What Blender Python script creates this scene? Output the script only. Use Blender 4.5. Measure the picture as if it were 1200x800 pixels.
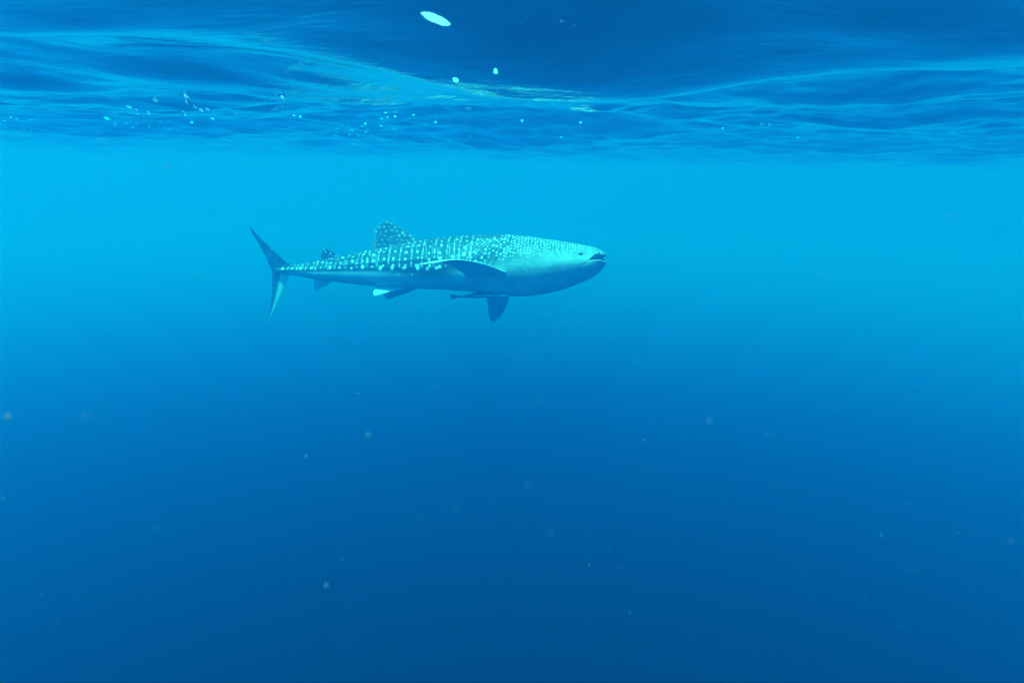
import bpy, math, random
import numpy as np
from mathutils import Matrix, Vector

for o in list(bpy.data.objects):
    bpy.data.objects.remove(o)
scene = bpy.context.scene
col = scene.collection
rad = math.radians

# ------------------------------------------------------------------ camera
# sea level is z = 0; the camera hangs half a metre under it, looking +Y
CAM = Vector((0.0, 0.0, -0.55))
F = 800.0                                   # focal length in photo pixels (1200 wide)
cam_data = bpy.data.cameras.new('camera')
cam_data.sensor_width = 36.0
cam_data.lens = 36.0 * F / 1200.0
cam_data.clip_start = 0.02
cam_data.clip_end = 3000.0
cam_data.dof.use_dof = True
cam_data.dof.focus_distance = 9.6
cam_data.dof.aperture_fstop = 4.0
cam = bpy.data.objects.new('camera', cam_data)
col.objects.link(cam)
ROT = Matrix.Rotation(rad(90 - 14.2), 3, 'X') @ Matrix.Rotation(rad(1.2), 3, 'Z')
cam.matrix_world = Matrix.Translation(CAM) @ ROT.to_4x4()
scene.camera = cam


def ray(px, py):
    return ROT @ Vector(((px - 600.0) / F, (400.0 - py) / F, -1.0))


def at_depth(px, py, y):
    d = ray(px, py)
    return CAM + d * ((y - CAM.y) / d.y)


def at_surface(px, py):
    d = ray(px, py)
    return CAM + d * ((0.0 - CAM.z) / d.z)


# ------------------------------------------------------------------ sky, sun, exposure
SUN_EL, SUN_AZ = 77.0, 214.0                 # azimuth measured from +Y towards +X
world = bpy.data.worlds.new('World')
scene.world = world
world.use_nodes = True
wn = world.node_tree
sky = wn.nodes.new('ShaderNodeTexSky')
sky.sky_type = 'NISHITA'
sky.sun_disc = False
sky.sun_elevation = rad(SUN_EL)
sky.sun_rotation = rad(SUN_AZ)
bg = wn.nodes['Background']
bg.inputs['Strength'].default_value = 0.12
wn.links.new(sky.outputs['Color'], bg.inputs['Color'])

sun_data = bpy.data.lights.new('sun', 'SUN')
sun_data.energy = 4.5
sun_data.angle = rad(0.5)
sun_data.color = (1.0, 0.96, 0.90)
sun = bpy.data.objects.new('sun', sun_data)
col.objects.link(sun)
sd = Vector((math.sin(rad(SUN_AZ)) * math.cos(rad(SUN_EL)),
             math.cos(rad(SUN_AZ)) * math.cos(rad(SUN_EL)), math.sin(rad(SUN_EL))))
sun.rotation_euler = sd.to_track_quat('Z', 'Y').to_euler()
sun.location = (0, 0, 30)

vs = scene.view_settings
vs.view_transform = 'Standard'
vs.look = 'None'
vs.gamma = 1.0
vs.use_curve_mapping = False
vs.exposure = 2.1

cy = scene.cycles
cy.use_denoising = True
cy.denoiser = 'OPENIMAGEDENOISE'
cy.max_bounces = 8
cy.volume_bounces = 3
cy.diffuse_bounces = 2
cy.glossy_bounces = 3
cy.transparent_max_bounces = 12
cy.caustics_reflective = False
cy.caustics_refractive = False


# ------------------------------------------------------------------ helpers
def new_mat(name):
    m = bpy.data.materials.new(name)
    m.use_nodes = True
    nt = m.node_tree
    nt.nodes.clear()
    out = nt.nodes.new('ShaderNodeOutputMaterial')
    return m, nt, out


def grid_mesh(name, P, closed=False, smooth=True):
    """P: (n, m, 3) array of points; closed wraps the second axis."""
    n, m = P.shape[:2]
    idx = np.arange(n * m).reshape(n, m)
    if closed:
        nxt = np.roll(idx, -1, axis=1)
        a, b, c, d = idx[:-1], nxt[:-1], nxt[1:], idx[1:]
    else:
        a, b, c, d = idx[:-1, :-1], idx[:-1, 1:], idx[1:, 1:], idx[1:, :-1]
    q = np.stack([a, b, c, d], -1).reshape(-1, 4).astype(np.int32)
    return quads_mesh(name, P.reshape(-1, 3), q, smooth)


def quads_mesh(name, V, q, smooth=True):
    me = bpy.data.meshes.new(name)
    me.vertices.add(len(V))
    me.vertices.foreach_set('co', np.ascontiguousarray(V, dtype=np.float32).ravel())
    nq, k = q.shape
    me.loops.add(nq * k)
    me.loops.foreach_set('vertex_index', np.ascontiguousarray(q).ravel())
    me.polygons.add(nq)
    me.polygons.foreach_set('loop_start', np.arange(0, nq * k, k, dtype=np.int32))
    me.polygons.foreach_set('loop_total', np.full(nq, k, dtype=np.int32))
    me.update(calc_edges=True)
    me.validate()
    me.polygons.foreach_set('use_smooth', np.full(len(me.polygons), smooth))
    return me


def link(name, me, mat, parent=None):
    o = bpy.data.objects.new(name, me)
    col.objects.link(o)
    if mat:
        me.materials.append(mat)
    if parent:
        o.parent = parent
    return o


def sstep(a, b, x):
    t = np.clip((x - a) / (b - a), 0, 1)
    return t * t * (3 - 2 * t)


# ------------------------------------------------------------------ the underside of the sea surface
rng = np.random.default_rng(7)


def sea_mat():
    m, nt, out = new_mat('sea_surface')
    N, L = nt.nodes, nt.links
    tc = N.new('ShaderNodeNewGeometry')
    mp = N.new('ShaderNodeMapping')
    mp.inputs['Scale'].default_value = (5.0, 16.0, 1.0)
    mp.inputs['Rotation'].default_value = (0, 0, 0.12)
    L.new(tc.outputs['Position'], mp.inputs['Vector'])
    nz = N.new('ShaderNodeTexNoise')
    nz.inputs['Scale'].default_value = 1.0
    nz.inputs['Detail'].default_value = 3.0
    nz.inputs['Roughness'].default_value = 0.55
    nz.inputs['Distortion'].default_value = 0.6
    L.new(mp.outputs[0], nz.inputs['Vector'])
    bp = N.new('ShaderNodeBump')
    bp.inputs['Strength'].default_value = 0.35
    bp.inputs['Distance'].default_value = 0.012
    L.new(nz.outputs['Fac'], bp.inputs['Height'])
    fr = N.new('ShaderNodeFresnel')
    fr.inputs['IOR'].default_value = 1.333
    L.new(bp.outputs[0], fr.inputs['Normal'])
    tr = N.new('ShaderNodeBsdfTransparent')
    gl = N.new('ShaderNodeBsdfGlossy')
    gl.inputs['Roughness'].default_value = 0.04
    gl.inputs['Color'].default_value = (1, 1, 1, 1)
    L.new(bp.outputs[0], gl.inputs['Normal'])
    mx = N.new('ShaderNodeMixShader')
    L.new(fr.outputs[0], mx.inputs['Fac'])
    L.new(tr.outputs[0], mx.inputs[1])
    L.new(gl.outputs[0], mx.inputs[2])
    L.new(mx.outputs[0], out.inputs['Surface'])
    return m


def sea_height(X, Y):
    r = np.random.default_rng(11)
    dist = np.hypot(X, Y)
    H = np.zeros_like(X)
    # swell and wind chop: many small sines, crests roughly across the view
    for lam, slope, n in ((9.0, 0.045, 4), (4.0, 0.072, 6), (1.8, 0.085, 8), (0.8, 0.066, 10), (0.38, 0.056, 14)):
        fade = 1.0 - sstep(lam * 26, lam * 50, dist)
        if lam < 1.0:
            fade = fade * (0.42 + 1.1 * sstep(3.0, 7.0, dist))
        for k in range(n):
            l = lam * r.uniform(0.7, 1.35)
            a = r.normal(0.0, 0.5)
            ph = r.uniform(0, 6.283)
            kx, ky = math.sin(a) * 6.283 / l, math.cos(a) * 6.283 / l
            w = kx * X + ky * Y + ph
            A = slope / (6.283 / l) / math.sqrt(n) * 1.4
            H += fade * A * (np.sin(w) + 0.18 * np.cos(2 * w))
    # larger wave faces, found in the photograph as dark patches that mirror deep water
    for px, py, sx, sy, slope, ang in FACES:
        c = at_surface(px, py)
        a, b = at_surface(px, py - sy), at_surface(px, py + sy)
        sv = 0.42 * (a.y - b.y)
        su = sx * c.y / F * 0.62
        u, v = X - c.x, Y - c.y
        v = v - math.tan(ang) * u
        H -= slope * v * np.exp(-0.5 * (u / su) ** 2 - 0.5 * (v / sv) ** 2)
    return H


FACES = [(640, 20, 310, 46, 0.43, 0.06), (85, 42, 75, 11, 0.28, -0.35), (190, 97, 190, 10, 0.23, -0.12), (605, 152, 140, 9, 0.10, 0.0),
         (960, 95, 130, 6, 0.20, 0.1), (640, 106, 60, 5, 0.14, 0.0), (830, 128, 100, 6, 0.12, 0.1), (1010, 153, 140, 6, 0.09, 0.0),
         (1050, 26, 120, 14, 0.16, 0.3), (1130, 8, 60, 10, -0.10, 0.2), (70, 12, 120, 12, -0.12, -0.3), (350, 124, 110, 6, 0.14, -0.1), (1150, 118, 90, 6, 0.14, 0.1), (60, 135, 90, 5, 0.08, 0.0),
         (400, 143, 70, 5, 0.10, 0.0), (760, 148, 60, 4, 0.07, 0.0), (1080, 172, 100, 3, 0.05, 0.0)]

# small steep ripples that let the sky through: (px, py, width, height, tilt) in the photograph
GLINTS = [(511, 22, 21, 5, .72), (534, 94, 6, 4, 0), (581, 83, 2, 2, 0), (182, 117, 7, 4, .3),
          (218, 113, 6, 4, .3), (222, 116, 3, 3, 0), (151, 125, 5, 4, .4), (158, 128, 5, 4, .3), (174, 131, 5, 4, .2), (162, 134, 3, 3, 0),
          (228, 125, 4, 4, .3), (236, 129, 7, 3, 0), (243, 128, 5, 3, 0), (216, 131, 5, 3, 0), (219, 120, 3, 3, 0), (249, 139, 3, 3, 0),
          (225, 143, 3, 3, 0), (125, 138, 4, 4, .4), (135, 145, 4, 3, 0), (148, 145, 4, 3, .2), (155, 148, 4, 3, 0), (191, 150, 4, 3, 0),
          (198, 151, 4, 3, 0), (331, 113, 4, 3, 0), (276, 133, 3, 3, 0), (335, 135, 3, 3, 0), (345, 135, 3, 3, 0),
          (352, 136, 3, 3, 0), (892, 145, 3, 2.5, 0), (901, 146, 3, 2.5, 0), (935, 161, 4, 3, 0), (847, 150, 3, 2.5, 0), (1183, 143, 4, 3, 0),
          (612, 142, 4, 3, 0), (680, 143, 3, 3, 0), (510, 143, 3, 2.5, 0), (551, 159, 3, 2.5, 0)]
_g = np.random.default_rng(3)
for _ in range(22):
    GLINTS.append((435 + _g.normal(0, 24), 149 + _g.normal(0, 6), _g.uniform(1.2, 2.6), _g.uniform(1.2, 2.2), 0))
for _ in range(9):
    GLINTS.append((150 + _g.normal(0, 45), 147 + _g.normal(0, 6), _g.uniform(1.2, 2.6), _g.uniform(1.2, 2.2), 0))
for _ in range(6):
    GLINTS.append((25 + _g.normal(0, 18), 142 + _g.normal(0, 5), _g.uniform(2, 4), _g.uniform(2, 3), 0))
for _ in range(3):
    GLINTS.append((650 + _g.normal(0, 60), 160 + _g.normal(0, 6), _g.uniform(2, 3), _g.uniform(1.5, 2.5), 0))


def add_glints(xs_rows, ys, H):
    """press a steep little ripple into the sheet where each glint is seen"""
    probe = np.concatenate([np.arange(1.3, 6, .01), np.arange(6, 30, .03)])
    for px, py, w, h, ang in GLINTS:
        d = ray(px, py)
        if d.z <= 0.004:
            continue
        k = probe / d.y
        gx, gz = d.x * k, CAM.z + d.z * k
        hs = sea_height(gx, probe)
        hit = np.nonzero(gz >= hs)[0]
        if len(hit) == 0:
            continue
        cy, cx = probe[hit[0]], gx[hit[0]]
        if cy > 26:
            continue
        sc = cy / F
        a = max((0.62 if cy < 3.6 else 0.34) * w * sc, 0.008)
        row = float(np.interp(cy, ys[:-1], np.diff(ys)))
        b = max(0.55 * h * sc, 1.7 * row)
        i0, i1 = np.searchsorted(ys, (cy - 9 * b - 2 * a, cy + 9 * b + 2 * a))
        u = xs_rows[i0:i1] - cx
        v = ys[i0:i1, None] - cy - math.tan(ang) * u
        if cy < 3.6:
            H[i0:i1] -= 2.2 * v * np.exp(-(u / a) ** 4 - (v / b) ** 2)
        else:                                   # a short steep step between two long gentle slopes
            b = max(0.2 * h * sc, 0.55 * row)
            tri = np.clip(v, -b, b) * np.clip(1.2 - (np.abs(v) - b) / (7 * b) - .2, 0, 1)
            H[i0:i1] -= 2.2 * tri * np.exp(-(u / a) ** 6)


def build_sea():
    ys = [-1.0]
    while ys[-1] < 240.0:
        y = ys[-1]
        if y < 1.2:
            s = 0.05
        elif y < 3.4:
            s = 0.009
        elif y < 5.4:
            s = 0.016
        elif y < 11.0:
            s = 0.0115
        else:
            s = 0.0115 * (y / 11.0) ** 2.4
        ys.append(y + min(s, 12.0))
    ys = np.array(ys)
    back = -1.0 - np.cumsum(0.05 * 1.25 ** np.arange(1, 32))
    ys = np.concatenate([back[back > -160][::-1], ys])
    u = np.linspace(-1, 1, 820)
    side = 1.0 + np.cumsum(0.006 * 1.22 ** np.arange(1, 30))
    W = 0.8 + 0.80 * np.maximum(ys, 0)
    X = u[None, :] * W[:, None]
    T = np.cumsum(0.02 * 1.25 ** np.arange(1, 38))
    T = T[T < 200]
    XR = W[:, None] + T[None, :]
    X = np.concatenate([-XR[:, ::-1], X, XR], 1)
    Y = np.broadcast_to(ys[:, None], X.shape).copy()
    H = sea_height(X, Y)
    add_glints(X, ys, H)
    P = np.stack([X, Y, H], -1)
    me = grid_mesh('water_surface', P)
    # the steep little steps stay crisp
    sl = np.abs(np.diff(H, axis=0) / np.diff(ys)[:, None])
    steep = (np.maximum(sl[:, :-1], sl[:, 1:]) > 0.9) & (ys[:-1, None] > 3.6)
    me.polygons.foreach_set('use_smooth', ~steep.ravel())
    o = link('water_surface', me, sea_mat())
    o['kind'] = 'structure'
    o['label'] = 'rippled underside of the sea surface mirroring blue water'
    print('sea verts', len(me.vertices), 'zrange', H.min(), H.max())
    return o


build_sea()


# ------------------------------------------------------------------ the water body
def water_volume():
    SS = np.array([0.0006, 0.0262, 0.075])      # scattering per metre
    SA = np.array([0.30, 0.0200, 0.019])        # absorption per metre
    D = float((SS + SA).max() * 1.02)
    c = SS / D
    a = (1.0 - SA / D / (1.0 - c)) ** 2
    m, nt, out = new_mat('sea_water')
    v = nt.nodes.new('ShaderNodeVolumePrincipled')
    v.inputs['Color'].default_value = (*c, 1)
    v.inputs['Absorption Color'].default_value = (*a, 1)
    v.inputs['Density'].default_value = D
    v.inputs['Anisotropy'].default_value = 0.60
    nt.links.new(v.outputs[0], out.inputs['Volume'])
    x0, x1, y0, y1, z0, z1 = -230, 230, -170, 260, -5.7, 0.6
    V = np.array([(x, y, z) for z in (z0, z1) for y in (y0, y1) for x in (x0, x1)], float)
    q = np.array([(0, 2, 3, 1), (4, 5, 7, 6), (0, 1, 5, 4), (2, 6, 7, 3), (0, 4, 6, 2), (1, 3, 7, 5)], np.int32)
    o = link('haze', quads_mesh('haze', V, q, False), m)
    o['kind'] = 'stuff'
    o['label'] = 'clear blue sea water filling the whole view'
    return o


water_volume()


# ------------------------------------------------------------------ the whale shark
# Designed in photo pixels: X along the body, Yp downwards, L sideways (+ towards the
# right flank); 1 px = S metres at the shark's own distance.
DIST = 9.6
S = DIST / F
X0, Y0 = 505.0, 310.0
EYE_LINE = 195.0                              # picture row at the camera's own depth

_xs = np.linspace(250, 760, 4000)
_phi = np.radians(5 + 10 * (1 - sstep(360, 480, _xs)) + 36 * (1 - sstep(316, 348, _xs)))
_off = np.concatenate([[0], np.cumsum(np.tan(0.5 * (_phi[1:] + _phi[:-1])) * np.diff(_xs))])
_off = -(_off - np.interp(600, _xs, _off))    # tail swings away from the viewer (+Y)


def bend(X, Yp, L):
    """design pixels -> metres in the shark's own frame (x ahead, y away to its left, z up)"""
    X, Yp, L = np.broadcast_arrays(np.asarray(X, float), np.asarray(Yp, float), np.asarray(L, float))
    ph = np.interp(X, _xs, _phi)
    off = np.interp(X, _xs, _off)
    lat = -L
    # the tail is farther off than the head: the same pixels span more metres there
    Yp = EYE_LINE + (Yp - EYE_LINE) * (1 + off / F)
    X = 600.0 + (X - 600.0) * (1 + off / F)
    x = X + lat * np.sin(ph)
    y = off + lat * np.cos(ph)
    return np.stack([(x - X0) * S, y * S, (Y0 - Yp) * S], -1)


def curve(pts, x, k=9.0):
    """smooth curve through (x, value) pairs"""
    p = np.array(pts, float)
    d = np.linspace(p[0, 0] - 4 * k, p[-1, 0] + 4 * k, 3000)
    v = np.interp(d, p[:, 0], p[:, 1])
    st = d[1] - d[0]
    n = int(3 * k / st) + 1
    g = np.exp(-0.5 * (np.arange(-n, n + 1) * st / k) ** 2)
    v = np.convolve(np.pad(v, n, 'edge'), g / g.sum(), 'valid')
    return np.interp(x, d, v)


TOP = [(322, 315.5), (335, 312.5), (345, 310), (380, 303.5), (410, 298), (440, 291.5), (470, 285.5), (500, 280),
       (530, 277), (570, 275), (600, 275), (620, 277), (640, 280.5), (660, 283.5), (680, 286.5), (695, 289.5), (720, 296)]
BOT = [(322, 318.5), (335, 321), (345, 323), (365, 326.5), (400, 331), (440, 335), (470, 337), (500, 338), (530, 339),
       (560, 342.5), (580, 345), (610, 347.3), (630, 345.8), (650, 342), (670, 335.5), (690, 327), (700, 322), (720, 310)]
MID = [(322, 316.5), (335, 316), (400, 314), (460, 311), (520, 310), (570, 312), (610, 312), (650, 307), (690, 304), (720, 302)]
WID = [(322, 2.2), (335, 6.0), (360, 9.5), (400, 14), (440, 20), (480, 27), (520, 32), (560, 36), (600, 39), (640, 39),
       (670, 37), (690, 34), (705, 31), (720, 30)]
NUP = [(322, 1.6), (340, 1.35), (460, 1.45), (520, 1.7), (600, 1.75), (720, 2.0)]
NLO = [(322, 1.8), (340, 1.8), (370, 2.6), (470, 2.7), (560, 2.1), (720, 2.2)]
SNOUT = 711.5


def body_grid():
    xs = np.concatenate([np.arange(322, 664, 0.8), np.arange(664, 697, 0.4),
                         697 + (SNOUT - 697) * np.sin(np.linspace(0, math.pi / 2, 60))])
    m = 340
    th = np.linspace(0, 2 * math.pi, m, endpoint=False) + math.pi / 2      # starts on the back
    X = xs[:, None] + 0 * th[None]
    zt, zb, zm = (curve(c, xs)[:, None] for c in (TOP, BOT, MID))
    w = curve(WID, xs)[:, None]
    nu, nl = curve(NUP, xs)[:, None], curve(NLO, xs)[:, None]
    # the blunt snout closes like a rounded slab
    q = np.clip((xs - 690) / (SNOUT - 690), 0, 1)[:, None]
    close_v = np.sqrt(np.clip(1 - q ** 2.6, 0, 1))
    close_w = np.sqrt(np.clip(1 - q ** 2.2, 0, 1))
    zc = zm + 0 * q
    ct, st = np.cos(th)[None], np.sin(th)[None]
    n = np.where(st >= 0, nu, nl)
    cs = np.sign(ct) * np.abs(ct) ** (2 / n)
    sn = np.abs(st) ** (2 / n)
    Yp = np.where(st >= 0, zc - (zc - zt) * sn * close_v, zc + (zb - zc) * sn * close_v)
    L = -w * cs * close_w                     # theta runs to the far flank first
    # soft lengthwise ridges on the back
    ridge = 0.0
    for a, am in ((0.62, 0.9), (1.15, 0.7)):
        d = np.abs(np.abs(np.angle(np.exp(1j * (th - math.pi / 2)))) - a)[None]
        ridge = ridge + am * np.exp(-(d / 0.07) ** 2) * sstep(350, 420, X) * (1 - sstep(520, 580, X))
    r0 = np.hypot(L, Yp - zc) + 1e-6
    L = L * (1 + ridge / r0)
    Yp = zc + (Yp - zc) * (1 + ridge / r0)
    return X, Yp, L, th, zc


def grid_normals(P):
    du = np.gradient(P, axis=0)
    dv = np.roll(P, -1, 1) - np.roll(P, 1, 1)
    n = np.cross(du, dv)
    return n / (np.linalg.norm(n, axis=-1, keepdims=True) + 1e-9)


def seg_dist(px, py, pts):
    d = np.full(px.shape, 1e9)
    for (ax, ay), (bx, by) in zip(pts[:-1], pts[1:]):
        vx, vy = bx - ax, by - ay
        t = np.clip(((px - ax) * vx + (py - ay) * vy) / (vx * vx + vy * vy), 0, 1)
        d = np.minimum(d, np.hypot(px - ax - t * vx, py - ay - t * vy))
    return d


DARK = np.array((0.036, 0.060, 0.070))
SPOT = np.array((0.88, 0.90, 0.86))
PALE = np.array((0.42, 0.48, 0.49))


def stamp(p, U, V, u, v, ru, rv, amt, slant=0.0):
    du = U - u - slant * (V - v)
    d = np.sqrt((du / ru) ** 2 + ((V - v) / rv) ** 2)
    np.maximum(p, amt * (1 - sstep(0.65, 1.25, d)), out=p)


def shark_body():
    r = np.random.default_rng(5)
    X, Yp, L, th, zc = body_grid()
    P = np.stack([X, -L, -Yp], -1)
    N = grid_normals(P)
    flip = np.sign((N[..., 1] * P[..., 1]).mean())
    N *= flip
    # ---- mouth: a broad slit across the front of the head
    mx = [(682, 302.5), (690, 300), (696, 297.6), (702, 297.6), (708, 300.5), (713, 304)]
    my = np.interp(X, [a for a, b in mx], [b for a, b in mx])
    hh = np.interp(X, [686, 692, 698, 706, 713], [0.6, 1.1, 1.9, 2.2, 2.3])
    win = sstep(689.5, 696, X)
    dz = (Yp - my)
    gape = np.exp(-np.abs(dz / hh) ** 3.0) * win
    lower_lip = np.exp(-((dz - hh - 1.8) / 1.3) ** 2) * win
    upper_lip = np.exp(-((dz + hh + 1.5) / 1.3) ** 2) * win
    # ---- gill slits
    gill = np.zeros_like(X)
    for k in range(5):
        gx = 556 + 7.0 * k
        cxv = gx + 0.45 * (302 - Yp) + 0.012 * (Yp - 302) ** 2
        gill = np.maximum(gill, np.exp(-((X - cxv) / 0.9) ** 2) * sstep(283, 288, Yp) * (1 - sstep(310, 315, Yp)))
    disp = -9.0 * gape + 0.45 * lower_lip + 0.5 * upper_lip - 0.8 * gill
    # a low brow over the eye and small wrinkles behind the mouth corner
    fold = np.exp(-(seg_dist(X, Yp, [(683, 305), (688, 303), (690, 300)]) / 1.0) ** 2)
    disp -= 0.35 * fold
    P = P + N * disp[..., None]
    P[..., 0] -= gape * 2.0
    Xd, Ld, Yd = P[..., 0], -P[..., 1], -P[..., 2]
    # ---- skin pattern in (X, arc from the back ridge)
    seg = np.hypot(np.diff(L, axis=1, append=L[:, :1]), np.diff(Yp, axis=1, append=Yp[:, :1]))
    arc = np.concatenate([np.zeros((X.shape[0], 1)), np.cumsum(seg, 1)[:, :-1]], 1)
    tot = seg.sum(1, keepdims=True)
    V = np.minimum(arc, tot - arc)
    right = L > 0
    p = np.zeros_like(X)
    xi = X[:, 0]

    def put(u, v, ru, rv, amt, slant=0.0, side=None):
        i0, i1 = np.searchsorted(xi, (u - 8 - ru, u + 8 + ru))
        i1 = max(i1, i0 + 1)
        sl = slice(i0, i1)
        for s in ((0, 1) if side is None else (side,)):
            mk = right[sl] if s else ~right[sl]
            q = np.zeros_like(p[sl])
            stamp(q, X[sl], V[sl], u, v, ru, rv, amt, slant)
            p[sl] = np.where(mk, np.maximum(p[sl], q), p[sl])
    # half arc to the keel / lower limit of the spots
    lim = curve([(325, 3.5), (345, 7), (400, 15), (440, 25), (480, 40), (520, 50), (560, 47), (600, 44), (650, 35), (690, 26), (712, 18)], xi)
    keel = arc[:, len(th) // 4]
    bl = sstep(430, 490, xi)
    lim = (keel + 0.4) * (1 - bl) + lim * bl
    u = 334.0
    k = 0
    while u < 566:
        f = (u - 334) / 230.0
        vm = float(np.interp(u, xi, lim))
        for side in (0, 1):
            if k % 2 == 0:
                v = vm - 2.2 + r.uniform(-.6, .6)
                big = 1.3 + 0.75 * f
                while v > 0.5:
                    sc = r.choice([.55, .75, .95, 1.15], p=[.25, .3, .3, .15]) * r.uniform(.9, 1.1)
                    put(u + r.normal(0, .75), v + r.normal(0, .5), big * sc * .95, big * sc * r.uniform(.9, 1.35), r.uniform(.7, 1), 0.08, side)
                    v -= (6.5 + 3.0 * f) * r.uniform(.85, 1.2)
                    big *= .9
            else:
                v = vm - 3 + r.uniform(-1, 1)
                while v > 0.5:
                    ln = r.uniform(0.7, 3.2)
                    put(u + r.normal(0, .3), v, .65, ln, r.uniform(.25, .8), 0.12, side)
                    v -= ln * 2 + r.uniform(.4, 1.8)
        u += (5.6 + 1.6 * f) * r.uniform(.9, 1.1)
        k += 1
    # thin broken bars between the columns
    for uu in np.arange(345, 560, 6.4):
        for side in (0, 1):
            vm = float(np.interp(uu, xi, lim))
            a0 = r.uniform(.1, .4) * vm
            put(uu + r.normal(0, .8), a0 + r.uniform(.2, .45) * vm, .5, r.uniform(.15, .35) * vm, r.uniform(.08, .3), .1, side)
    # elongated pale blotches under the ridge between dorsal fin and pectoral tip
    for (bx, by, ru, rv) in ((452, 33, 2.2, 2.6), (466, 36, 1.7, 3.2), (480, 40, 2.6, 1.7), (496, 44, 2, 2.4), (507, 47, 1.8, 2.0), (518, 48, 2.2, 2.0),
                             (473, 46, 1.4, 1.4), (489, 50, 1.3, 1.6)):
        for side in (0, 1):
            put(bx, by, ru, rv, .85, -.1, side)
    # slanting streaks over the gills
    for k in range(7):
        u0 = 548 + 5.2 * k + r.uniform(-.6, .6)
        for side in (0, 1):
            for j in range(9):
                put(u0 + 13 - 3.0 * j + r.normal(0, .3), 13 + 3.4 * j, 0.6, 1.5, r.uniform(.05, .7), -.75, side)
    # fine dots over the head
    for side in (0, 1):
        u = 556.0
        row = 0
        while u < 709:
            f = max(0.0, u - 574) / 135.0
            sp = 4.9 - 1.9 * f
            vm = float(np.interp(u, xi, lim)) + r.uniform(-3, 3)
            v = (row % 2) * sp / 2 + r.uniform(0, 1)
            while v < vm:
                fade = 1 - 0.55 * float(sstep(vm - 9, vm, v))
                if r.uniform() > float(sstep(556, 612, u + .5 * (v - 18))):
                    v += sp
                    continue
                rr = (1.15 - .4 * f) * r.uniform(.75, 1.15)
                put(u + r.normal(0, .45), v + r.normal(0, .45), rr, rr, fade * r.uniform(.6, 1) * (1 - .25 * f), 0, side)
                v += sp * r.uniform(.9, 1.1)
            u += sp * .86
            row += 1
    # base tone: dark back, pale belly
    lm = lim[:, None]
    soft = curve([(325, 1.0), (440, 2.0), (500, 7), (560, 8), (620, 12), (712, 10)], xi)[:, None]
    extra = curve([(325, 1.2), (420, 2.2), (440, 3), (470, 8), (510, 12), (560, 4), (712, -4)], xi)[:, None]
    belly = sstep(lm + extra - soft, lm + extra + soft, V)
    headpale = 0.08 * sstep(580, 640, X)
    base = DARK * (1 - headpale[..., None]) + PALE * headpale[..., None]
    # grey cheeks, paling towards the throat
    cheek = 0.48 * sstep(540, 600, X) * (1 - sstep(lm + 14, lm + 40, V))
    C = base * (1 - belly[..., None]) + PALE * (1 - cheek[..., None]) * belly[..., None]
    pp = (p * (1 - .55 * belly))[..., None]
    C = C * (1 - pp) + SPOT * pp
    mouth = np.clip(gape * 1.3, 0, 1)[..., None]
    C = C * (1 - mouth) + np.array((.02, .03, .035)) * mouth
    sock = np.exp(-((Xd - 680.5) / 4.0) ** 2 - ((Yd - 294.3) / 1.3) ** 2)
    sock = .75 * np.clip(1.3 * sock, 0, 1)[..., None]
    C = C * (1 - sock) + DARK * sock
    # old scratches and worn patches
    for q in range(46):
        sx, sy = r.uniform(400, 690), r.uniform(285, 340)
        ang, ln = r.normal(.15, .5), r.uniform(3, 16)
        d = seg_dist(Xd, Yd, [(sx, sy), (sx + ln * math.cos(ang), sy + ln * math.sin(ang))])
        w = (.35 * np.exp(-(d / .5) ** 2) * r.uniform(.3, 1))[..., None]
        C = C * (1 - w) + (PALE * 1.1 if r.uniform() < .6 else DARK * 2) * w
    gl = 0.55 * gill[..., None]
    C = C * (1 - gl) + DARK * .6 * gl
    return bend(Xd, Yd, Ld), C, (Xd, Yd, Ld)


def close_tube(name, P, C):
    """grid (n, m, 3) with wrapped second axis -> closed mesh with a pole at both ends"""
    n, m = P.shape[:2]
    idx = np.arange(n * m).reshape(n, m)
    nxt = np.roll(idx, -1, 1)
    q = np.stack([idx[:-1], nxt[:-1], nxt[1:], idx[1:]], -1).reshape(-1, 4)
    t1 = np.concatenate([q[:, [0, 1, 2]], q[:, [0, 2, 3]]])
    a, b = n * m, n * m + 1
    cap0 = np.stack([nxt[0], idx[0], np.full(m, a)], -1)
    cap1 = np.stack([idx[-1], nxt[-1], np.full(m, b)], -1)
    tri = np.concatenate([t1, cap0, cap1]).astype(np.int32)
    V = np.concatenate([P.reshape(-1, 3), [P[0].mean(0)], [P[-1].mean(0)]])
    CC = np.concatenate([C.reshape(-1, 3), [C[0].mean(0)], [C[-1].mean(0)]])
    # outward winding
    p0, p1, p2 = V[tri[:, 0]], V[tri[:, 1]], V[tri[:, 2]]
    if np.einsum('ij,ij->i', p0, np.cross(p1, p2)).sum() < 0:
        tri = tri[:, ::-1].copy()
    return quads_mesh(name, V, tri), V, CC


def spline(pts, t):
    """Catmull-Rom through pts at parameter t in 0..1"""
    p = np.array(pts, float)
    n = len(p) - 1
    p = np.vstack([2 * p[0] - p[1], p, 2 * p[-1] - p[-2]])
    x = np.clip(t, 0, 1) * n
    i = np.minimum(x.astype(int), n - 1)
    f = (x - i)[:, None]
    a, b, c, d = p[i], p[i + 1], p[i + 2], p[i + 3]
    return 0.5 * (2 * b + (c - a) * f + (2 * a - 5 * b + 4 * c - d) * f * f + (3 * b - a - 3 * c + d) * f ** 3)


def nearer(q):
    """photo pixels of points that lie L px nearer than the body's midline -> design pixels"""
    k = 1 - q[..., 2] / F
    X = 600.0 + (q[..., 0] - 600.0) * k + q[..., 2] * math.sin(rad(5))
    return np.stack([X, EYE_LINE + (q[..., 1] - EYE_LINE) * k, q[..., 2]], -1)


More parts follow.
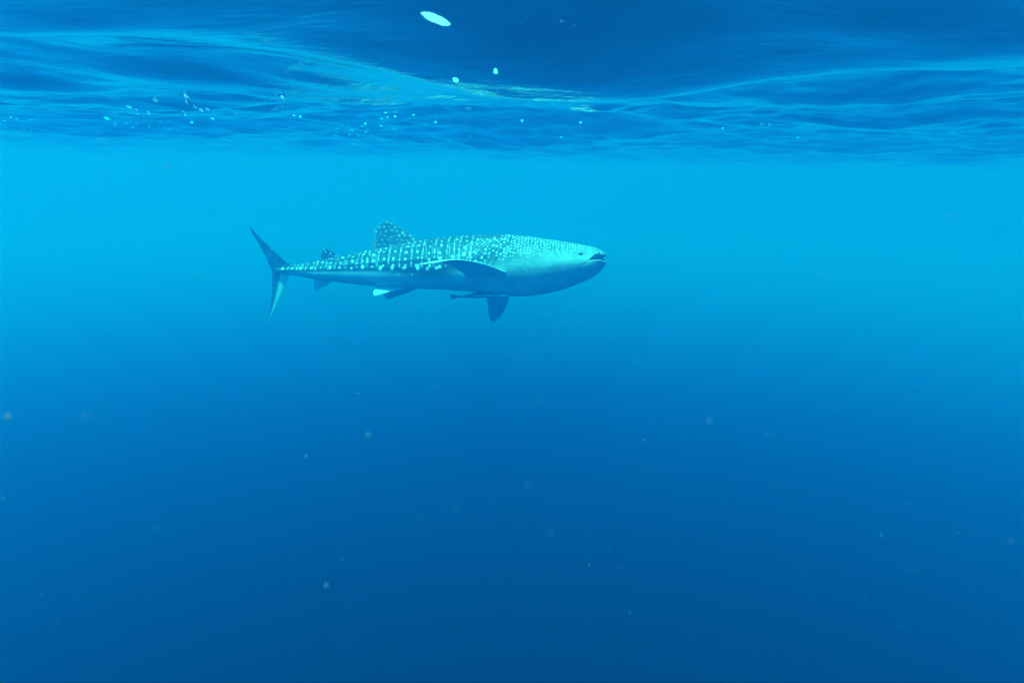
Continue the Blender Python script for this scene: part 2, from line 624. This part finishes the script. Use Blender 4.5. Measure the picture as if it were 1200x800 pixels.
def fin(lead, trail, tip, thick, paint, rows=90, half=46):
    """lead / trail: lists of (X, projected y, L) from root to just short of the tip.
    A thin aerofoil section runs between them; returns a closed grid and its colours."""
    def fix(q):
        return nearer(np.array(q, float))
    ld, tl = fix(list(lead) + [tip]), fix(list(trail) + [tip])
    t = np.sin(np.linspace(0, math.pi / 2, rows)) * 0.985
    A, B = spline(ld, t), spline(tl, t)
    c = 0.5 * (1 - np.cos(np.linspace(0, math.pi, half)))
    prof = 2.6 * (0.2969 * np.sqrt(c) - 0.126 * c - 0.3516 * c ** 2 + 0.2843 * c ** 3 - 0.1015 * c ** 4) + 0.06 * np.sqrt(np.clip(c * (1 - c), 0, 1))
    cc = np.concatenate([c, c[-2:0:-1]])
    hp = np.concatenate([prof, -prof[-2:0:-1]])
    sgn = np.sign(hp)
    mid = A[:, None] * (1 - cc[None, :, None]) + B[:, None] * cc[None, :, None]
    span = np.gradient(0.5 * (A + B), axis=0)
    nrm = np.cross(B - A, span)
    nrm /= np.linalg.norm(nrm, axis=1, keepdims=True) + 1e-9
    # keep the normal steady towards the tip
    ref = nrm[: rows // 2].mean(0)
    nrm = np.where((nrm @ ref)[:, None] < 0.3, ref, nrm)
    nrm /= np.linalg.norm(nrm, axis=1, keepdims=True)
    th = np.interp(t, [0, .12, .3, .7, 1], [thick * 1.6, thick * 1.15, thick * .8, thick * .42, thick * .18])
    chord = np.linalg.norm(B - A, axis=1)
    th = np.minimum(th, chord * .5)
    D = mid + nrm[:, None] * (hp * 1.7)[None, :, None] * th[:, None, None]
    up = nrm[:, None, 1] * sgn[None] < 0       # this side looks up
    C = paint(mid[..., 0], mid[..., 1], t[:, None] + 0 * cc[None], cc[None] + 0 * t[:, None], up)
    return bend(D[..., 0], D[..., 1], D[..., 2]), C


def spotted(seed, spacing, rad_px, base=DARK, amt=.9, vmin=0.0, under=None, fade=0.0, edge=0.25, lead=0.0):
    def f(X, Y, t, c, up):
        r = np.random.default_rng(seed)
        p = np.zeros_like(X)
        y = Y.min() - 3
        k = 0
        while y < Y.max() + 3:
            x = X.min() - 3 + (k % 2) * spacing / 2
            while x < X.max() + 3:
                rr = rad_px * r.uniform(.6, 1.25)
                stamp(p, X, Y, x + r.normal(0, spacing * .13), y + r.normal(0, spacing * .13), rr, rr, amt * r.uniform(.55, 1))
                x += spacing
            y += spacing * .82
            k += 1
        p *= 1 - fade * t
        C = base * (1 - p[..., None]) + SPOT * p[..., None]
        e = (edge * sstep(.86, .99, c))[..., None]  # lit trailing rim, painted in as a paler tone
        C = C * (1 - e) + PALE * e
        if lead:
            e = (lead * (1 - sstep(.03, .16, c)))[..., None]  # sunlit leading edge put into the colour as a pale strip
            C = C * (1 - e) + PALE * 1.5 * e
        if under is not None:
            u = np.where(up, 0.0, 1.0)[..., None]
            C = C * (1 - u) + np.array(under) * u
        return C
    return f


def pale_fin(tone=PALE, rim=0.0):
    def f(X, Y, t, c, up):
        C = np.broadcast_to(tone, X.shape + (3,)).copy()
        k = (sstep(.25, .0, c) * rim)[..., None]
        return C * (1 - k) + DARK * k
    return f


def lower_lobe(X, Y, t, c, up):
    dk = sstep(.38, .62, c)[..., None]
    return PALE * 1.15 * (1 - dk) + DARK * 1.3 * dk


def z0(pts):
    return [(a, b, 0.0) for a, b in pts]


FINS = [
    # first dorsal
    fin(z0([(497, 290), (488, 280), (478, 272.8), (466, 264.5)]), z0([(440, 300), (437, 289.5), (439.5, 279), (441.5, 268)]), (453, 259.5, 0), 3.2,
        spotted(1, 6.0, 1.2, base=DARK * 2.2, edge=.5)),
    # second dorsal
    fin(z0([(404, 308), (395, 298.5), (388, 294)]), z0([(376, 310), (376, 301.5), (377.5, 295.5)]), (381, 290.5, 0), 1.6, spotted(2, 5.0, 1.0)),
    # tail, upper lobe
    fin(z0([(350, 317), (340, 309), (328, 300), (315, 286.5), (304, 275)]), z0([(319, 320), (315.5, 312), (312, 302), (305.5, 287), (299, 275)]),
        (294.5, 263.5, 0), 2.2, spotted(3, 4.6, .75, base=DARK * .7, amt=.6, fade=1.0, edge=0)),
    # tail, lower lobe
    fin(z0([(343, 314), (336.5, 323.5), (331, 336), (322, 353), (314.5, 367)]), z0([(318.5, 312), (317, 323), (316, 336), (313.3, 353), (310.5, 366)]),
        (308, 376.5, 0), 2.0, lower_lobe),
    # anal fin
    fin(z0([(393, 325), (384, 332.5), (374, 338)]), z0([(368, 322), (366.5, 331), (365.5, 338)]), (367, 342, 0), 1.4, pale_fin()),
    # right pelvic fin
    fin([(494, 329, 6), (476, 337.5, 14), (456, 342.5, 19), (444, 346, 22)], [(449, 328, 6), (440, 337, 14), (437, 342, 19), (436.5, 345.5, 22)],
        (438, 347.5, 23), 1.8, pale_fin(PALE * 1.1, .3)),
    # left pelvic fin
    fin([(500, 331, -6), (482, 341, -16), (466, 346.5, -22)], [(457, 331, -6), (450, 341, -16), (448, 346.5, -22)],
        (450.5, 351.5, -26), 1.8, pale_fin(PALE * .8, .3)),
    # right pectoral fin
    fin([(606, 322, 16), (592, 318.5, 40), (567, 309.5, 58), (537, 305, 80), (511, 308.5, 96)],
        [(550, 330, 16), (545, 323, 38), (533, 314.3, 56), (514.5, 307.5, 76), (499, 308.5, 91)], (487, 312, 104), 4.6,
        spotted(4, 7.0, 1.2, amt=.5, under=(.40, .46, .47), edge=.0, base=PALE * .75, lead=.8)),  # pale upper side and leading edge paint in the bright lit line
    # left pectoral fin
    fin([(604, 328, -20), (597.5, 345, -36), (593.5, 358, -46), (586.5, 370, -56)], [(564, 328, -20), (568.5, 345, -36), (571.3, 358, -46), (572.5, 371.5, -56)],
        (577, 379, -60), 3.2, spotted(6, 8, 1.0, amt=.25, base=DARK * 1.5, under=(.26, .31, .33), edge=0)),
]


def skin_mat(name, rough=0.5):
    m, nt, out = new_mat(name)
    N, Lk = nt.nodes, nt.links
    at = N.new('ShaderNodeAttribute')
    at.attribute_name = 'skin'
    tc = N.new('ShaderNodeTexCoord')
    nz = N.new('ShaderNodeTexNoise')
    nz.inputs['Scale'].default_value = 5.0
    nz.inputs['Detail'].default_value = 7.0
    Lk.new(tc.outputs['Object'], nz.inputs['Vector'])
    mr = N.new('ShaderNodeMapRange')
    mr.inputs['From Min'].default_value = 0.3
    mr.inputs['From Max'].default_value = 0.7
    mr.inputs['To Min'].default_value = 0.76
    mr.inputs['To Max'].default_value = 1.16
    Lk.new(nz.outputs['Fac'], mr.inputs['Value'])
    mul = N.new('ShaderNodeMix')
    mul.data_type = 'RGBA'
    mul.blend_type = 'MULTIPLY'
    mul.inputs['Factor'].default_value = 1.0
    Lk.new(at.outputs['Color'], mul.inputs[6])
    Lk.new(mr.outputs[0], mul.inputs[7])
    b = N.new('ShaderNodeBsdfPrincipled')
    b.inputs['Roughness'].default_value = rough
    b.inputs['Specular IOR Level'].default_value = 0.12
    Lk.new(mul.outputs[2], b.inputs['Base Color'])
    n2 = N.new('ShaderNodeTexNoise')
    n2.inputs['Scale'].default_value = 60.0
    Lk.new(tc.outputs['Object'], n2.inputs['Vector'])
    bp = N.new('ShaderNodeBump')
    bp.inputs['Strength'].default_value = 0.12
    bp.inputs['Distance'].default_value = 0.01
    Lk.new(n2.outputs['Fac'], bp.inputs['Height'])
    Lk.new(bp.outputs[0], b.inputs['Normal'])
    Lk.new(b.outputs[0], out.inputs['Surface'])
    return m


def weld(name, pieces, mat, parent):
    """union of closed grids into one continuous skin, colours carried over"""
    from mathutils.kdtree import KDTree
    srcs, temps = [], []
    base = None
    for P, C in pieces:
        me, V, CC = close_tube(name + '_piece', P, C)
        srcs.append((V, CC))
        o = bpy.data.objects.new(name + '_piece', me)
        col.objects.link(o)
        temps.append(o)
        if base is None:
            base = o
        else:
            md = base.modifiers.new('weld', 'BOOLEAN')
            md.operation = 'UNION'
            md.solver = 'MANIFOLD'
            md.object = o
    dg = bpy.context.evaluated_depsgraph_get()
    me = bpy.data.meshes.new_from_object(base.evaluated_get(dg))
    me.name = name
    me.materials.clear()
    for o in temps:
        d = o.data
        bpy.data.objects.remove(o)
        bpy.data.meshes.remove(d)
    V = np.concatenate([s[0] for s in srcs])
    CC = np.concatenate([s[1] for s in srcs])
    kd = KDTree(len(V))
    for i, v in enumerate(V):
        kd.insert(v, i)
    kd.balance()
    nv = len(me.vertices)
    out = np.ones((nv, 4), np.float32)
    for i, v in enumerate(me.vertices):
        out[i, :3] = CC[kd.find(v.co)[1]]
    at = me.attributes.new('skin', 'FLOAT_COLOR', 'POINT')
    at.data.foreach_set('color', out.ravel())
    me.polygons.foreach_set('use_smooth', np.ones(len(me.polygons), bool))
    print(name, 'verts', nv, 'of', len(V))
    return link(name, me, mat, parent)


frame = Matrix.Identity(3)
ex = ROT @ Vector((1, 0, 0))
ex.y = 0
ex.normalize()
ey = Vector((0, 1, 0))
ez = ex.cross(ey)
frame = Matrix((ex, ey, ez)).transposed()
shark = bpy.data.objects.new('whale_shark', None)
col.objects.link(shark)
shark.matrix_world = Matrix.Translation(CAM + ray(X0, Y0) * DIST) @ frame.to_4x4()
shark['label'] = 'spotted whale shark swimming below the surface, mouth slightly open'
shark['category'] = 'whale shark'

BP, BC, BD = shark_body()
body = weld('body', [(BP, BC)] + FINS, skin_mat('shark_skin'), shark)


def eye_mat():
    m, nt, out = new_mat('dark_eye')
    b = nt.nodes.new('ShaderNodeBsdfPrincipled')
    b.inputs['Base Color'].default_value = (.012, .014, .016, 1)
    b.inputs['Roughness'].default_value = 0.25
    nt.links.new(b.outputs[0], out.inputs['Surface'])
    return m


def ball(name, r, loc, mat, parent, flat=(1, 1, 1), n=10):
    a = np.linspace(0, math.pi, n + 2)[1:-1]
    b = np.linspace(0, 2 * math.pi, 2 * n, endpoint=False)
    P = np.stack([np.cos(a)[:, None] + 0 * b, np.sin(a)[:, None] * np.cos(b), np.sin(a)[:, None] * np.sin(b)], -1) * r * np.array(flat)
    me, _, _ = close_tube(name, P, np.zeros_like(P))
    o = link(name, me, mat, parent)
    o.location = loc
    return o


EYE = eye_mat()
for sgn in (1, -1):
    d = (BD[0] - 679.5) ** 2 + (BD[1] - 294.0) ** 2 + np.where(BD[2] * sgn > 8, 0, 1e6)
    i = np.unravel_index(d.argmin(), d.shape)
    ball('eye', 0.022, BP[i], EYE, shark, (1.25, .7, .9))


# ------------------------------------------------------------------ the remora under the belly
def build_remora():
    RL = 20.0                                  # a little to the right of the shark's midline
    xs = np.concatenate([np.arange(533, 590, 1.2), 590 + 9.6 * np.sin(np.linspace(0, math.pi / 2, 16))])
    th = np.linspace(0, 2 * math.pi, 28, endpoint=False)
    cy_ = curve([(530, 348.6), (545, 348.1), (560, 347.0), (580, 346.4), (602, 346.8)], xs, 4)[:, None]
    hh = curve([(530, .7), (540, 1.0), (550, 1.8), (562, 2.7), (580, 2.9), (592, 2.4), (604, 1.5)], xs, 3)[:, None]
    q = np.clip((xs - 588) / (599.7 - 588), 0, 1)[:, None]
    cl = np.sqrt(np.clip(1 - q ** 2.4, 0.002, 1))
    X = xs[:, None] + 0 * th
    Yp = cy_ - hh * cl * np.sin(th)[None]
    L = RL + 1.15 * hh * cl * np.cos(th)[None]
    Q = nearer(np.stack([X, Yp, L], -1))
    s = (np.sin(th)[None] + 0 * X)
    dk, pl = np.array((.03, .04, .045)), np.array((.82, .86, .86))
    band = np.exp(-((s + .1) / .22) ** 2) * sstep(545, 560, X) + .9 * np.exp(-((s + .25) / .45) ** 2) * sstep(576, 586, X)  # pale stripe, plus a gleam near the head painted into the colour
    band = np.clip(band, 0, 1)[..., None]
    C = dk * (1 - band) + pl * band
    pieces = [(bend(Q[..., 0], Q[..., 1], Q[..., 2]), C)]

    def flat(pts):
        return [(a, b, RL) for a, b in pts]

    def dark(X, Y, t, c, up):
        return np.broadcast_to(dk, X.shape + (3,)).copy()
    kw = dict(rows=16, half=8)
    # forked tail fin, long dorsal and anal fins, small pectoral fins
    pieces.append(fin(flat([(539, 347.4), (532, 346.2)]), flat([(533, 349.4), (528.9, 349.2)]), (526.8, 345.2, RL), .6, dark, **kw))
    pieces.append(fin(flat([(539, 349.0), (532, 350.6)]), flat([(533, 347.6), (528.8, 348.2)]), (527.2, 352.2, RL), .6, dark, **kw))
    pieces.append(fin(flat([(574, 344.6), (568, 342.8)]), flat([(544, 347.6), (546, 346.6)]), (561, 342.0, RL), .5, dark, **kw))
    pieces.append(fin(flat([(572, 347.6), (566, 349.4)]), flat([(542, 348.2), (545, 348.9)]), (556, 350.2, RL), .5, dark, **kw))
    for sg in (1, -1):
        pieces.append(fin([(587, 346, RL + sg * 1.6), (583, 347, RL + sg * 4)], [(581, 346, RL + sg * 1.6), (578.5, 347, RL + sg * 4)],
                          (577, 348, RL + sg * 6.5), .45, dark, **kw))
    org = bend(*nearer(np.array((565.0, 346.5, RL))))
    pieces = [(P - org, c) for P, c in pieces]
    e = bpy.data.objects.new('remora', None)
    col.objects.link(e)
    e.matrix_world = shark.matrix_world @ Matrix.Translation(Vector(org))
    weld('body', pieces, skin_mat('remora_skin', .4), e)
    for sg in (1, -1):
        p = bend(*nearer(np.array((594.5, 346.0, RL + sg * 2.35)))) - org
        ball('eye', .0065, p, EYE, e, n=6)
    e['label'] = 'slender dark remora with pale stripe clinging under the belly of the whale shark'
    e['category'] = 'fish'


build_remora()


# ------------------------------------------------------------------ drifting specks
def snow_mat():
    m, nt, out = new_mat('plankton')
    b = nt.nodes.new('ShaderNodeBsdfPrincipled')
    b.inputs['Base Color'].default_value = (.008, .11, .15, 1)
    b.inputs['Roughness'].default_value = 0.8
    nt.links.new(b.outputs[0], out.inputs['Surface'])
    return m


def lump(r, n=1):
    """a small uneven lump: a jittered icosahedron"""
    g = (1 + 5 ** .5) / 2
    V = np.array([(-1, g, 0), (1, g, 0), (-1, -g, 0), (1, -g, 0), (0, -1, g), (0, 1, g), (0, -1, -g), (0, 1, -g),
                  (g, 0, -1), (g, 0, 1), (-g, 0, -1), (-g, 0, 1)]) / 1.9
    Fc = np.array([(0, 11, 5), (0, 5, 1), (0, 1, 7), (0, 7, 10), (0, 10, 11), (1, 5, 9), (5, 11, 4), (11, 10, 2), (10, 7, 6), (7, 1, 8),
                   (3, 9, 4), (3, 4, 2), (3, 2, 6), (3, 6, 8), (3, 8, 9), (4, 9, 5), (2, 4, 11), (6, 2, 10), (8, 6, 7), (9, 8, 1)], np.int32)
    return V, Fc


def marine_snow():
    r = np.random.default_rng(21)
    V, Fc = lump(1)
    n = 2300
    y = np.where(r.uniform(size=n) < .06, r.uniform(.4, 1.3, n), r.uniform(1.3, 9.0, n))
    x = r.uniform(-1.15, 1.15, n) * y * .85
    z = CAM.z - r.uniform(-0.03, 0.80, n) * y
    keep = (z > -8.5) & (z < -0.35)
    x, y, z = x[keep], y[keep], z[keep]
    n = len(x)
    s = 0.0009 * np.exp(np.clip(r.normal(0, .5, n), -1, .9)) * (0.6 + .16 * y)
    P = V[None] * s[:, None, None] * r.uniform(.5, 1.4, (n, 12, 1)) * r.uniform(.5, 1.3, (n, 1, 3)) + np.stack([x, y, z], -1)[:, None]
    q = (Fc[None] + (np.arange(n) * 12)[:, None, None]).reshape(-1, 3).astype(np.int32)
    o = link('marine_snow', quads_mesh('marine_snow', P.reshape(-1, 3), q), snow_mat())
    o['kind'] = 'stuff'
    o['label'] = 'pale specks of plankton drifting through the blue water'


marine_snow()


def dark_fleck():
    m, nt, out = new_mat('dark_scrap')
    b = nt.nodes.new('ShaderNodeBsdfPrincipled')
    b.inputs['Base Color'].default_value = (.02, .025, .02, 1)
    nt.links.new(b.outputs[0], out.inputs['Surface'])
    r = np.random.default_rng(2)
    V, Fc = lump(1)
    V = V * r.uniform(.7, 1.2, (12, 1)) * np.array((.007, .004, .006))
    o = link('floating_scrap', quads_mesh('floating_scrap', V, Fc), m)
    o.location = CAM + ray(755, 517) * 2.4
    o['label'] = 'tiny dark scrap drifting in open water below the shark'
    o['category'] = 'debris'


dark_fleck()
